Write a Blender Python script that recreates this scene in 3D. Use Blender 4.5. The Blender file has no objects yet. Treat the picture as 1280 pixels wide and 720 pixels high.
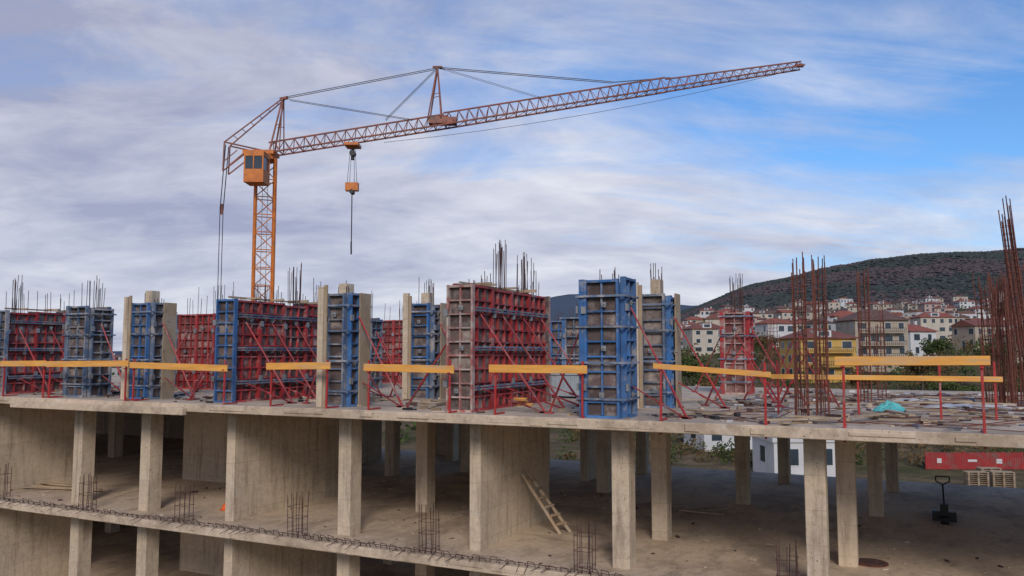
import bpy, math, random
from mathutils import Vector, noise
random.seed(11)
R=random.Random(5)
scene=bpy.context.scene
# ------------------------------------------------------------------ survey helpers
YAW=math.radians(25.5); PIT=math.radians(4.57)
S_,C_=math.sin(YAW),math.cos(YAW); sp,cp=math.sin(PIT),math.cos(PIT)
CZ=10.28
DECK=9.0; FLR=6.0
def ray(px,py):
    a=(px-640)/1000; b=(360-py)/1000
    h=cp-b*sp
    return (C_*a-S_*h, S_*a+C_*h, sp+b*cp, h)
def on_z(px,py,z):
    r=ray(px,py); t=(z-CZ)/r[2]; return (r[0]*t,r[1]*t)
def x_at(px,Y,z=DECK):
    py=440
    for _ in range(3):
        r=ray(px,py); t=Y/r[1]; zz=CZ+r[2]*t
        py+= (zz-z)*1000/(r[3]*t)
    return r[0]*t
def polar(px,D):
    a=(px-640)/1000
    return (C_*a*D-S_*D, S_*a*D+C_*D)
# ------------------------------------------------------------------ materials
def new_mat(name):
    m=bpy.data.materials.new(name); m.use_nodes=True
    nt=m.node_tree; b=nt.nodes['Principled BSDF']; return m,nt,b
def N(nt,t,**k):
    n=nt.nodes.new(t)
    for a,v in k.items(): setattr(n,a,v)
    return n
def pos(nt,scale=(1,1,1)):
    g=N(nt,'ShaderNodeNewGeometry'); mp=N(nt,'ShaderNodeMapping'); mp.inputs['Scale'].default_value=scale
    nt.links.new(g.outputs['Position'],mp.inputs['Vector']); return mp.outputs[0]
def nz(nt,vec,scale,detail=5,rough=.6,dist=0):
    n=N(nt,'ShaderNodeTexNoise'); n.inputs['Scale'].default_value=scale; n.inputs['Detail'].default_value=detail
    n.inputs['Roughness'].default_value=rough; n.inputs['Distortion'].default_value=dist
    nt.links.new(vec,n.inputs['Vector']); return n.outputs['Fac']
def ramp(nt,f,p0,p1,c0=(0,0,0,1),c1=(1,1,1,1)):
    r=N(nt,'ShaderNodeValToRGB'); e=r.color_ramp.elements
    e[0].position=p0; e[1].position=p1; e[0].color=c0; e[1].color=c1
    nt.links.new(f,r.inputs[0]); return r.outputs[0]
def mix(nt,f,a,b,blend='MIX'):
    m=N(nt,'ShaderNodeMix',data_type='RGBA',blend_type=blend)
    for s,v in ((m.inputs['Factor'],f),(m.inputs['A'],a),(m.inputs['B'],b)):
        if hasattr(v,'links'): nt.links.new(v,s)
        elif isinstance(v,(int,float)): s.default_value=v
        else: s.default_value=(*v[:3],1)
    return m.outputs['Result']
def bump(nt,b,h,strength=.3,dist=.02):
    n=N(nt,'ShaderNodeBump'); n.inputs['Strength'].default_value=strength; n.inputs['Distance'].default_value=dist
    nt.links.new(h,n.inputs['Height']); nt.links.new(n.outputs[0],b.inputs['Normal'])
def simple(name,c,c2=None,scale=4,rough=.7,metal=0,grime=None,g0=.55,g1=.68,gscale=3,bstr=.15,island=0,stretch=(1,1,1),dust=None):
    m,nt,b=new_mat(name); v=pos(nt,stretch)
    if c2 is None: c2=tuple(x*.65 for x in c)
    col=mix(nt,ramp(nt,nz(nt,v,scale),.3,.7),c2,c)
    if dust:
        col=mix(nt,mix(nt,1.0,ramp(nt,nz(nt,v,.8,6,.7),.4,.7),(.45,.45,.45),'MULTIPLY'),col,dust)
    if grime:
        col=mix(nt,ramp(nt,nz(nt,v,gscale,8,.7),g0,g1),col,grime)
    if island:
        g=N(nt,'ShaderNodeNewGeometry')
        mr=N(nt,'ShaderNodeMapRange'); mr.inputs[3].default_value=1-island; mr.inputs[4].default_value=1+island
        nt.links.new(g.outputs['Random Per Island'],mr.inputs[0])
        col=mix(nt,1.0,col,mr.outputs[0],'MULTIPLY')
    nt.links.new(col,b.inputs['Base Color'])
    b.inputs['Roughness'].default_value=rough; b.inputs['Metallic'].default_value=metal
    if bstr: bump(nt,b,nz(nt,v,scale*6,4),bstr,.01)
    return m
def concrete(name,c=(.62,.50,.365),horizontal=False):
    m,nt,b=new_mat(name); v=pos(nt)
    col=mix(nt,ramp(nt,nz(nt,v,.7,6,.65),.32,.68),tuple(x*.68 for x in c),c)
    col=mix(nt,ramp(nt,nz(nt,v,7,8,.75),.35,.7),col,tuple(min(.75,x*1.15) for x in c))
    # pale laitance clouds
    col=mix(nt,mix(nt,1.0,ramp(nt,nz(nt,v,1.7,7,.7,.8),.56,.68),(.5,.5,.5),'MULTIPLY'),col,(.66,.60,.52))
    sv=pos(nt,(3.2,3.2,.30) if not horizontal else (1.2,.6,1))
    f=ramp(nt,nz(nt,sv,1.6,7,.72),.50,.70)
    col=mix(nt,mix(nt,1.0,f,(.62,.62,.62),'MULTIPLY'),col,(.18,.125,.085))
    if not horizontal:
        w=N(nt,'ShaderNodeTexBrick'); w.inputs['Scale'].default_value=1; w.inputs['Mortar Size'].default_value=.006
        w.inputs['Brick Width'].default_value=1.25; w.inputs['Row Height'].default_value=.62; w.offset=0
        w.inputs['Color1'].default_value=(1,1,1,1); w.inputs['Color2'].default_value=(.80,.80,.80,1); w.inputs['Mortar'].default_value=(.6,.57,.53,1)
        sx=N(nt,'ShaderNodeSeparateXYZ'); nt.links.new(v,sx.inputs[0])
        ad=N(nt,'ShaderNodeMath',operation='ADD'); nt.links.new(sx.outputs[0],ad.inputs[0]); nt.links.new(sx.outputs[1],ad.inputs[1])
        cb=N(nt,'ShaderNodeCombineXYZ'); nt.links.new(ad.outputs[0],cb.inputs[0]); nt.links.new(sx.outputs[2],cb.inputs[1])
        nt.links.new(cb.outputs[0],w.inputs['Vector'])
        col=mix(nt,.65,col,w.outputs[0],'MULTIPLY')
    else:
        col=mix(nt,mix(nt,1.0,ramp(nt,nz(nt,v,.35,7,.7,.5),.49,.60),(.55,.55,.55),'MULTIPLY'),col,(.25,.18,.12))
    col=mix(nt,ramp(nt,nz(nt,v,28,2,.5),.66,.72),col,(.14,.10,.08))
    nt.links.new(col,b.inputs['Base Color']); b.inputs['Roughness'].default_value=.88
    bump(nt,b,nz(nt,v,14,8,.7),.45,.02)
    return m
M={}
M['conc']=concrete('concrete')
M['slab']=concrete('slab_concrete',(.62,.485,.35),True)
DUST=(.33,.27,.24)
M['red']=simple('red_form_steel',(.44,.024,.028),(.22,.016,.02),2.5,.6,grime=(.34,.27,.25),g0=.54,g1=.69,gscale=2.4,island=.35,dust=(.30,.12,.11))
M['redworn']=simple('worn_red_form_steel',(.40,.10,.09),(.26,.06,.055),2.5,.65,grime=(.44,.37,.32),g0=.44,g1=.58,gscale=2.6,island=.25,dust=DUST)
M['blue']=simple('blue_form_steel',(.04,.17,.43),(.024,.085,.23),2.5,.6,grime=(.34,.33,.34),g0=.54,g1=.69,gscale=2.6,island=.3,dust=(.15,.21,.30))
M['greyblue']=simple('worn_blue_form_steel',(.09,.15,.25),(.055,.09,.15),2.5,.65,grime=(.37,.34,.32),g0=.48,g1=.63,gscale=2.6,island=.35,dust=(.23,.24,.26))
M['ply']=simple('shuttering_plywood',(.13,.085,.075),(.06,.045,.042),1.6,.7,grime=(.35,.29,.25),g0=.47,g1=.68,gscale=1.8,island=.35)
M['plyr']=simple('red_shuttering_plywood',(.19,.045,.042),(.09,.032,.032),1.6,.7,grime=(.34,.26,.23),g0=.48,g1=.68,gscale=1.8,island=.35)
M['timber']=simple('raw_timber',(.45,.33,.20),(.28,.20,.13),3,.85,grime=(.32,.28,.24),g0=.48,g1=.68,island=.3)
M['yboard']=simple('yellow_guard_board',(.82,.41,.08),(.60,.26,.05),3,.7,grime=(.48,.34,.21),g0=.50,g1=.68,gscale=2.5,island=.18,stretch=(.5,1,4))
M['post']=simple('red_steel_post',(.52,.03,.025),(.30,.025,.025),5,.55,grime=(.3,.22,.2),g0=.55,g1=.7)
M['rust']=simple('rusty_rebar',(.20,.06,.035),(.085,.033,.025),9,.85,island=.35)
M['dkbar']=simple('dark_rebar',(.11,.05,.042),(.05,.03,.03),9,.8,island=.35)
M['crane']=simple('orange_crane_paint',(.70,.22,.03),(.46,.12,.022),2,.55,grime=(.24,.09,.05),g0=.53,g1=.7,gscale=2.5,bstr=0)
M['cranej']=simple('weathered_jib_paint',(.42,.13,.07),(.22,.075,.055),1.2,.6,grime=(.16,.09,.08),g0=.46,g1=.66,gscale=1.5,bstr=0)
M['cable']=simple('steel_cable',(.07,.06,.065),None,4,.6,.5,bstr=0)
M['glass']=simple('window_glass',(.05,.07,.09),(.03,.04,.05),1,.15,bstr=0)
M['black']=simple('black_steel',(.02,.02,.022),None,4,.5,bstr=.1)
M['grey']=simple('galvanised_steel',(.42,.42,.42),(.28,.28,.28),6,.45,.6)
M['teal']=simple('teal_tarpaulin',(.14,.55,.53),(.08,.40,.40),6,.55)
M['orange']=simple('orange_plastic',(.85,.14,.02),(.7,.1,.02),6,.35,bstr=0)
M['white']=simple('white_sheet',(.68,.67,.66),(.46,.44,.42),3,.7,grime=(.3,.25,.2))
M['pale']=simple('pale_blue_steel',(.42,.47,.52),(.3,.34,.38),3,.6,grime=(.3,.25,.2))
M['contred']=simple('red_container_paint',(.42,.03,.03),(.26,.025,.025),1,.6,grime=(.2,.1,.08),g0=.5,g1=.66,gscale=1.2)
# ------------------------------------------------------------------ mesh builder
class Part:
    def __init__(s): s.v=[]; s.f=[]
    def obox(s,o,u,n,us,ns,zs,k=Vector((0,0,1))):
        b=len(s.v)
        for z in zs:
            for uu,nn in ((us[0],ns[0]),(us[1],ns[0]),(us[1],ns[1]),(us[0],ns[1])):
                s.v.append(o+u*uu+n*nn+k*z)
        s.f+= [(b,b+3,b+2,b+1),(b+4,b+5,b+6,b+7),(b,b+1,b+5,b+4),(b+1,b+2,b+6,b+5),(b+2,b+3,b+7,b+6),(b+3,b,b+4,b+7)]
    def box(s,x0,x1,y0,y1,z0,z1):
        s.obox(Vector((0,0,0)),Vector((1,0,0)),Vector((0,1,0)),(x0,x1),(y0,y1),(z0,z1))
    def beam(s,p,q,w,h,roll=None):
        p=Vector(p);q=Vector(q);d=q-p;L=d.length;d.normalize()
        up=Vector((0,0,1)) if abs(d.z)<.95 else Vector((1,0,0))
        n=d.cross(up).normalized(); k=n.cross(d).normalized()
        s.obox(p,d,n,(0,L),(-w/2,w/2),(-h/2,h/2),k)
    def tube(s,p,q,r,n=5,r2=None):
        p=Vector(p);q=Vector(q);d=(q-p).normalized()
        if r2 is None:r2=r
        a=d.orthogonal().normalized(); c=d.cross(a); b=len(s.v)
        for P,rr in ((p,r),(q,r2)):
            for i in range(n):
                t=2*math.pi*i/n; s.v.append(P+a*math.cos(t)*rr+c*math.sin(t)*rr)
        for i in range(n):
            j=(i+1)%n; s.f.append((b+i,b+j,b+n+j,b+n+i))
        s.f.append(tuple(b+i for i in range(n-1,-1,-1))); s.f.append(tuple(b+n+i for i in range(n)))
class Thing:
    def __init__(s,name,loc=(0,0,0)): s.name=name; s.loc=Vector(loc); s.parts={}
    def p(s,name,mat):
        if name not in s.parts: s.parts[name]=(Part(),mat)
        return s.parts[name][0]
    def done(s,bevel=0,smooth=False):
        e=bpy.data.objects.new(s.name,None); e.location=s.loc; e.empty_display_size=.3
        scene.collection.objects.link(e)
        for k,(P,m) in s.parts.items():
            if not P.v: continue
            me=bpy.data.meshes.new(k); me.from_pydata([tuple(v-s.loc) for v in P.v],[],P.f); me.update()
            o=bpy.data.objects.new(k,me); me.materials.append(M[m] if isinstance(m,str) else m)
            scene.collection.objects.link(o); o.parent=e
            if bevel:
                bm=o.modifiers.new('Bevel','BEVEL'); bm.width=bevel; bm.segments=1
            if smooth:
                for pl in me.polygons: pl.use_smooth=True
        return e
V=Vector
# ------------------------------------------------------------------ terrain
def interp(t,x):
    if x<=t[0][0]: return t[0][1]
    for (a,b),(c,d) in zip(t,t[1:]):
        if x<=c:
            k=(x-a)/(c-a); k=k*k*(3-2*k)*.5+k*.5
            return b+(d-b)*k
    return t[-1][1]
def sm(a,b,x):
    t=max(0,min(1,(x-a)/(b-a))); return t*t*(3-2*t)
E1=[(690,0),(780,.012),(860,.050),(950,.080),(1060,.103),(1100,.111),(1180,.119),(1280,.122),(1500,.12),(2200,.08),(4000,.02)]
E2=[(-3000,.004),(520,.004),(600,.04),(660,.068),(720,.077),(800,.070),(860,.055),(1300,.06),(3000,.02)]
def terr(x,y):
    rr=math.hypot(x,y)+1e-6
    lat=C_*x+S_*y; dep=-S_*x+C_*y
    if dep<=rr*.1:
        px=4640 if lat>0 else -3360; ca=.1
    else:
        px=640+1000*lat/dep; ca=dep/rr
    w=sm(760,900,px)*sm(.1,.3,ca)
    z=w*max(0,min(1,(rr*ca-75)/400))*27
    e1=interp(E1,px); s1=sm(380,1500,rr*ca)
    n=noise.noise(V((x/420,y/420,3)))*.6+noise.noise(V((x/150,y/150,7)))*.3+noise.noise(V((x/50,y/50,1)))*.1
    z1=s1*max(0,(e1*1500-17*w))*(1+.12*n*(1 if ca>.3 else 0))
    z1*=1-.3*sm(1600,2600,rr*ca)
    s2=sm(1900,3600,rr*ca); z2=s2*interp(E2,px)*3600*(1+.05*n)
    return z+max(z1,z2*.97)+ (noise.noise(V((x/30,y/30,0)))*.6*sm(60,120,rr))
rings=[0,12,25,40,52,60,68]+[75*1.04**i for i in range(0,112)]+[8000,12000]
na=420
vs=[(0,0,0)];fs=[]
angs=[2*math.pi*i/na for i in range(na)]
for r in rings[1:]:
    for a in angs:
        x=r*math.cos(a); y=r*math.sin(a); vs.append((x,y,terr(x,y) if r<7000 else 0))
for i in range(na): fs.append((0,1+i,1+(i+1)%na))
for k in range(len(rings)-2):
    b=1+k*na
    for i in range(na):
        j=(i+1)%na; fs.append((b+i,b+na+i,b+na+j,b+j))
me=bpy.data.meshes.new('terrain'); me.from_pydata(vs,[],fs); me.update()
for p in me.polygons: p.use_smooth=True
m,nt,b=new_mat('terrain_ground'); v=pos(nt)
near=mix(nt,ramp(nt,nz(nt,v,.06,8,.7),.4,.6),(.22,.16,.10),(.085,.09,.04))
near=mix(nt,ramp(nt,nz(nt,v,.5,6,.7),.45,.7),near,(.12,.09,.06))
forest=mix(nt,ramp(nt,nz(nt,v,.006,8,.7),.4,.6),(.085,.075,.08),(.06,.072,.072))  # forest tones include a painted bluish haze tint
forest=mix(nt,ramp(nt,nz(nt,v,.05,5,.7),.4,.7),forest,(.05,.055,.065))
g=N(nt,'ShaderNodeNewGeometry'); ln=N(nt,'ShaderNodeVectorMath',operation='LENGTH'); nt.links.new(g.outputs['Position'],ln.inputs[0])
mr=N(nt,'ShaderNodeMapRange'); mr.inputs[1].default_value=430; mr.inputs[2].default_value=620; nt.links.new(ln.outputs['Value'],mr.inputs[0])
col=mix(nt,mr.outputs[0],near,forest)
haze_mr=N(nt,'ShaderNodeMapRange'); haze_mr.inputs[1].default_value=1700; haze_mr.inputs[2].default_value=3000; nt.links.new(ln.outputs['Value'],haze_mr.inputs[0])
col=mix(nt,haze_mr.outputs[0],col,(.09,.12,.165))  # distance haze painted into the colour: far hills turn pale blue
nt.links.new(col,b.inputs['Base Color']); b.inputs['Roughness'].default_value=1; b.inputs['Specular IOR Level'].default_value=0
bump(nt,b,nz(nt,v,.08,8,.7),.6,4)
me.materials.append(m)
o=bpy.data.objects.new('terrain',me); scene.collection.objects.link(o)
# ------------------------------------------------------------------ building frame
B=Thing('unfinished_concrete_building',(-12,22,0))
XL,XR=-44,8
cols=[(-21.2,15.8),(-18.5,15.8),(-11.8,15.8),(-5.05,15.8),(-1.4,15.8),(2.9,15.8),(-29,15.8),(-33,15.8),(-37,15.8),(-41,15.8),
 (-11.6,18.9),(-5.0,18.5),(-1.0,17.9),(2.9,19.6),
 (-4.0,23.7),(-.6,23.5),(3.2,24.6),(-8.2,23.8),(-12.2,23.8),(-16,23.8),(-20,24),(-24.5,23.8),(-29,23),(-33,23),
 (-.2,27.8),(-3.4,28),(-8.2,28),(-12.2,28),(-16,28),(3.6,28.4),(-22,28),(-27,28),(6.5,15.8),(6.5,24)]
cw,cl=.36,.44
for zi,(z0,z1) in enumerate([(0,2.8),(3,5.8),(6,8.8)]):
    C=B.p('columns_storey_%d'%zi,'conc'); W=B.p('walls_storey_%d'%zi,'conc')
    for (x,y) in cols:
        j=R.uniform(-.02,.02)
        C.box(x-cw/2+j,x+cw/2+j,y-cl/2,y+cl/2,z0-.01,z1+.01)
    for (x0,x1,y0,y1) in [(-25.1,-24.85,15.6,18.4),(-15.55,-15.27,15.6,20.0),(-8.47,-8.2,15.6,19.45),
                          (-21.9,-19.7,20.0,20.25),(-44,-30,20,20.25),(-44,-24,29.2,29.45),(-17.5,-15.4,29.2,29.45),(-18.9,-18.65,24,27),(-14.2,-10.8,25.4,25.65),  # rear walls on the left are added to keep the interior dark
                          (-9.6,-9.35,25.4,28.2)]:
        W.box(x0,x1,y0,y1,z0-.01,z1+.01)
SL=B.p('floor_slabs','slab')
SL.box(XL,XR,14.8,30,5.8,6.0); SL.box(XL,XR,14.8,30,2.8,3.0)
DK=B.p('top_deck_slab','slab')
DK.box(XL,XR,14.6,30.2,8.8,9.0)
SL.box(-22.6,-15.9,14.45,14.597,8.72,8.90)
L=B.p('edge_irregularities','slab')
x=-40
while x<7:
    w=R.uniform(.15,1.2); L.box(x,x+w,14.6-R.uniform(.008,.035),14.64,8.8+R.uniform(.005,.1),8.99-R.uniform(0,.05)); x+=w+R.uniform(.05,1.4)
x=-40
while x<-2:
    w=R.uniform(.15,1.0); L.box(x,x+w,14.8-R.uniform(.008,.03),14.84,5.8+R.uniform(.005,.09),5.99-R.uniform(0,.05)); x+=w+R.uniform(.1,1.6)
B.done(bevel=.012)
# ------------------------------------------------------------------ edge reinforcement on the lower slab
T=Thing('slab_edge_reinforcement',(-20,14.9,6)); P=T.p('hairpins','dkbar')
x=-40
while x<-2:
    h=.10+R.uniform(-.02,.05); yy=14.9+R.uniform(-.03,.03); dx=R.uniform(-.05,.05)
    P.tube((x,yy,5.99),(x+dx,yy-.03,6+h),.008,4); P.tube((x+dx,yy-.03,6+h),(x+.14+dx,yy-.02,6+h-.02),.008,4); P.tube((x+.14+dx,yy-.02,6+h-.02),(x+.14,yy+.05,5.99),.008,4)
    if R.random()<.6: P.tube((x,yy,6+h*.4),(x+R.uniform(-.1,.1),14.62,6.0-R.uniform(-.04,.06)),.007,4)
    x+=R.uniform(.18,.27)
x=-40
while x<-3:
    P.tube((x,14.87,6.07+R.uniform(-.01,.02)),(x+3,14.87,6.07+R.uniform(-.01,.02)),.008,4); x+=2.8
T.done()
def rebar_cage(x,y,z,h,w,l,nx,ny,step,mat='rust',r=.011,spread=.03,name='rebar_cage',lean=(0,0),dev=.12):
    T=Thing(name,(x,y,z)); P=T.p('bars',mat); Q=T.p('stirrups',mat)
    for i in range(nx):
        for j in range(ny):
            if 0<i<nx-1 and 0<j<ny-1: continue
            bx=x-w/2+w*i/(nx-1); by=y-l/2+l*j/(ny-1)
            hh=h*(1+R.uniform(-dev,.02))
            p=V((bx,by,z-.01)); 
            q=V((bx+lean[0]+R.gauss(0,spread),by+lean[1]+R.gauss(0,spread),z+hh))
            mid=(p+q)/2+V((R.gauss(0,spread*.3),R.gauss(0,spread*.3),0))
            P.tube(p,mid,r,5); P.tube(mid,q,r,5)
    if step:
        zz=.12
        while zz<h*.9:
            f=zz/h; ox,oy=lean[0]*f,lean[1]*f; t=R.uniform(-.015,.015)
            c=[V((x+ox+a*(w/2+.012),y+oy+b_*(l/2+.012),z+zz+t*a)) for a,b_ in ((-1,-1),(1,-1),(1,1),(-1,1))]
            for k in range(4): Q.tube(c[k],c[(k+1)%4],.006,4)
            zz+=step*R.uniform(.85,1.15)
    T.done()
for px in (107,228,370,535,730,985):
    x=x_at(px,15.05,FLR); rebar_cage(x,15.1,6,1.0,.32,.3,3,3,.28,'dkbar',.009,.02,'column_starter_bars')
rebar_cage(x_at(2,15.2,FLR),15.2,6,1.0,.3,.3,3,3,.28,'dkbar',.009,.02,'column_starter_bars')
# ------------------------------------------------------------------ formwork
UX,UY,UZ=V((1,0,0)),V((0,1,0)),V((0,0,1))
def panel(T,o,u,n,w,h,col,ply,step=.3,tag=''):
    F=T.p('frame_%s'%col,col); Y=T.p('facing_%s'%ply,ply); K=T.p('tie_hardware','grey')
    g=.004
    nz_=max(2,round(h/step))
    # facing sheets, one per bay so every bay weathers differently
    for i in range(nz_):
        z0=g+i*(h-2*g)/nz_; Y.obox(o,u,n,(g,w-g),(0,.02),(z0,z0+(h-2*g)/nz_-.002))
    F.obox(o,u,n,(0,.045),(.002,.115),(0,h)); F.obox(o,u,n,(w-.045,w),(.002,.115),(0,h))
    for i in range(nz_+1):
        z=i*(h-.06)/nz_
        d=.112 if i in (0,nz_) else .095
        F.obox(o,u,n,(.045,w-.045),(.021,d),(z,z+(.05 if i in (0,nz_) else .034)))
    if w>.55:
        k=2 if w>.8 else 1
        for i in range(1,k+1):
            c=w*i/(k+1); F.obox(o,u,n,(c-.016,c+.016),(.021,.085),(.06,h-.06))
    for z in (.45,h*.5,h-.5):
        if R.random()<.8:
            c=w*.5+R.uniform(-.1,.1)*w
            K.tube(o+u*c+n*.02+UZ*z,o+u*c+n*.20+UZ*z,.014,5); K.obox(o+u*c+UZ*z,u,n,(-.05,.05),(.118,.135),(-.05,.05))
    for z in (.6,h-.6):
        K.obox(o+UZ*z,u,n,(-.05,.05),(.118,.16),(-.07,.07))
def prop(T,p,q,r=.028,mat='red'):
    P=T.p('push_pull_props',mat); p=V(p);q=V(q); m_=p.lerp(q,.55)
    P.tube(q,m_,r,6); P.tube(m_,p,r*.75,6)
    P.tube(m_-(q-p).normalized()*.06,m_+(q-p).normalized()*.06,r*1.35,6)
    P.box(q.x-.09,q.x+.09,q.y-.07,q.y+.07,q.z-.012,q.z+.012)
def top_bars(T,x0,x1,y0,y1,z,n,h0,h1,mat='dkbar'):
    P=T.p('starter_bars',mat)
    for i in range(n):
        x=R.uniform(x0,x1); y=R.uniform(y0,y1); h=R.uniform(h0,h1)
        P.tube((x,y,z-.6),(x+R.gauss(0,.03),y+R.gauss(0,.03),z+h),.009,5)
def wall_form(x,y0,y1,h,side='red',ply='plyr',end='blue',bars=24,bh=(.3,.9),base=DECK,th=.26,props=True,clusters=(),endply='ply'):
    T=Thing('wall_formwork',(x,(y0+y1)/2,base))
    n=max(1,round((y1-y0)/.9)); w=(y1-y0)/n
    for i in range(n):
        hh=h+R.choice((-.05,0,.03))
        panel(T,V((x+th/2,y0+i*w,base)),UY,UX,w-.006,hh,side,R.choice((ply,ply,'ply')))
        panel(T,V((x-th/2,y0+i*w,base)),UY,-UX,w-.006,hh+.02,side if R.random()<.6 else 'blue',ply)
    for yy,nn in ((y0,-1),(y1,1)):
        panel(T,V((x-.32,yy+nn*.01,base)),UX,UY*nn,.64,h+.01,end,endply,.3)
    Wl=T.p('walers','greyblue')
    for z in (.5,1.35,2.2):
        for sgn in (1,-1):
            xx=x+sgn*(th/2+.165)
            Wl.box(xx-.03,xx+.03,y0+.05,y1-.05,base+z-.04,base+z-.005); Wl.box(xx-.03,xx+.03,y0+.05,y1-.05,base+z+.02,base+z+.055)
    Cc=T.p('poured_wall_core','conc'); Cc.box(x-th/2+.01,x+th/2-.01,y0+.02,y1-.02,base,base+h-.12)
    top_bars(T,x-.1,x+.1,y0+.1,y1-.1,base+h,bars,*bh)
    for (f,nb,h0,h1) in clusters:
        yc=y0+(y1-y0)*f; top_bars(T,x-.1,x+.1,yc-.22,yc+.22,base+h,nb,h0,h1)
    if props:
        k=max(2,n)
        for i in range(k):
            yy=y0+.35+(y1-y0-.7)*i/(k-1)
            prop(T,(x+th/2+.12,yy,base+h*.78),(x+1.75,yy+.1,base+.02)); prop(T,(x+th/2+.12,yy,base+.5),(x+1.7,yy+.1,base+.02),.022)
        prop(T,(x-th/2-.12,y0+.5,base+h*.75),(x-1.6,y0+.3,base+.02))
    Tb=T.p('head_timber','timber')
    Tb.box(x-th/2-.02,x-th/2+.03,y0+.1,y1-.3,base+h+.055,base+h+.10)
    for q in range(4):
        yy=R.uniform(y0+.3,y1-.3); Tb.box(x-.36,x+.36,yy-.03,yy+.03,base+h+.052,base+h+R.uniform(.09,.13))
    T.done()
def wall_form_x(x0,x1,y,h,side='red',ply='plyr',bars=20,bh=(.3,.9),base=DECK,th=.26):
    T=Thing('wall_formwork',((x0+x1)/2,y,base)); n=max(1,round((x1-x0)/.9)); w=(x1-x0)/n
    for i in range(n):
        panel(T,V((x0+i*w,y-th/2,base)),UX,-UY,w-.006,h,side,ply); panel(T,V((x0+i*w,y+th/2,base)),UX,UY,w-.006,h,side,ply)
    for xx,nn in ((x0,-1),(x1,1)):
        panel(T,V((xx+nn*.01,y-.3,base)),UY,UX*nn,.6,h,'greyblue','ply')
    Cc=T.p('poured_wall_core','conc'); Cc.box(x0+.02,x1-.02,y-th/2+.01,y+th/2-.01,base,base+h-.12)
    top_bars(T,x0+.1,x1-.1,y-.1,y+.1,base+h,bars,*bh)
    for i in range(2):
        xx=x0+.4+(x1-x0-.8)*i
        prop(T,(xx,y-th/2-.12,base+h*.75),(xx+.3,y-1.7,base+.02)); prop(T,(xx,y-th/2-.12,base+.5),(xx+.3,y-1.65,base+.02),.022)
    T.done()
def col_form(x,y,w,l,h,col='blue',col2=None,ply='ply',bars=8,bh=(.2,.5),timber=False,base=DECK,props=1,pcol='red',raised=0):
    T=Thing('column_formwork',(x,y,base)); col2=col2 or col
    panel(T,V((x-w/2,y-l/2,base)),UX,-UY,w,h,col,ply)
    panel(T,V((x+w/2,y-l/2+.02,base)),UY,UX,l+.08,h+R.choice((-.06,.02,.05)),col2,ply)
    panel(T,V((x-w/2-.1,y+l/2,base)),UX,UY,w+.08,h,col,ply)
    panel(T,V((x-w/2,y-l/2-.1,base)),UY,-UX,l+.08,h+.01,col2,ply)
    if timber:
        E=T.p('timber_boards','timber'); E2=T.p('stained_boards','conc')
        E2.obox(V((x-w/2-.20,y-l/2-.20,base)),UX,UY,(0,.16),(0,.10),(0,h+.14+R.uniform(0,.15)))
        E.obox(V((x-w/2-.03,y-l/2-.18,base)),UX,UY,(0,.08),(0,.04),(0,h+.2))
        E.obox(V((x+w/2+.13,y+l/2-.3,base)),UX,UY,(0,.04),(0,.42),(.0,h+.02))
    K=T.p('column_clamps','greyblue')
    for z in (.35,1.05,1.75,2.35):
        K.box(x-w/2-.16,x+w/2+.16,y-l/2-.155,y-l/2-.12,base+z,base+z+.04)
        K.box(x+w/2+.12,x+w/2+.155,y-l/2-.12,y+l/2+.16,base+z,base+z+.04)
    Cc=T.p('column_core','conc'); Cc.box(x-w/2+.025,x+w/2-.025,y-l/2+.025,y+l/2-.025,base,base+h-.1)
    if raised:
        Cc.box(x-.12,x+.12,y-.14,y+.14,base+h-.11,base+h+raised)
    top_bars(T,x-w/2+.08,x+w/2-.08,y-l/2+.08,y+l/2-.08,base+h,bars,*bh)
    for i in range(props):
        prop(T,(x+w/2+.12,y,base+h*.8),(x+1.5,y+.2,base+.02),mat=pcol)
        prop(T,(x+w/2+.12,y+.1,base+.6),(x+1.45,y+.2,base+.02),.02,mat=pcol)
        prop(T,(x-w/2-.12,y,base+h*.75),(x-1.4,y+.3,base+.02),.024,mat=pcol)
    T.done()
wall_form(-24.75,15.5,18.3,2.55,'red','plyr','greyblue',14,(.3,.8),clusters=((.15,12,.7,1.15),))
col_form(-21.15,15.75,.78,.6,2.6,'greyblue','greyblue',bars=12,bh=(.5,.9))
col_form(-18.6,15.75,.62,.6,2.62,'blue','greyblue',bars=8,bh=(.1,.3),timber=True,raised=.35)
wall_form_x(-22.7,-20.2,20.6,2.6,'red','plyr',18,(.4,1.1))
wall_form(-15.35,15.35,19.9,2.62,'red','plyr','blue',22,(.15,.5),clusters=((.55,16,.7,1.25),(.75,6,.4,.9),(.25,6,.3,.6)))
col_form(-11.85,15.6,.5,.6,2.66,'greyblue','blue',bars=8,bh=(.1,.35),timber=True,raised=.25)
col_form(-11.6,18.9,.55,.6,2.6,'blue','greyblue',bars=11,bh=(.4,.75),timber=True,raised=.3)
wall_form_x(-19.5,-16.2,28,2.6,'red','plyr',16,(.4,.9))
wall_form_x(-15.6,-13.6,26.5,2.5,'greyblue','ply',12,(.4,.9))
wall_form(-8.42,15.15,19.2,2.72,'red','plyr','redworn',26,(.1,.4),clusters=((.45,16,.8,1.25),(.78,12,.7,1.1),(.9,8,.5,1.1)))
col_form(-10.7,27,.9,.6,2.4,'blue','greyblue',bars=8)
col_form(-9.3,24.5,.6,.6,2.4,'greyblue','blue',bars=8)
col_form(-13,24.2,.7,.6,2.4,'blue','greyblue',bars=8)
col_form(-5.15,15.25,.70,.62,2.70,'blue','blue',bars=7,bh=(.1,.3))
col_form(-5.0,18.4,.55,.62,2.62,'greyblue','blue',bars=12,bh=(.3,.75),timber=True,raised=.35)
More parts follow.
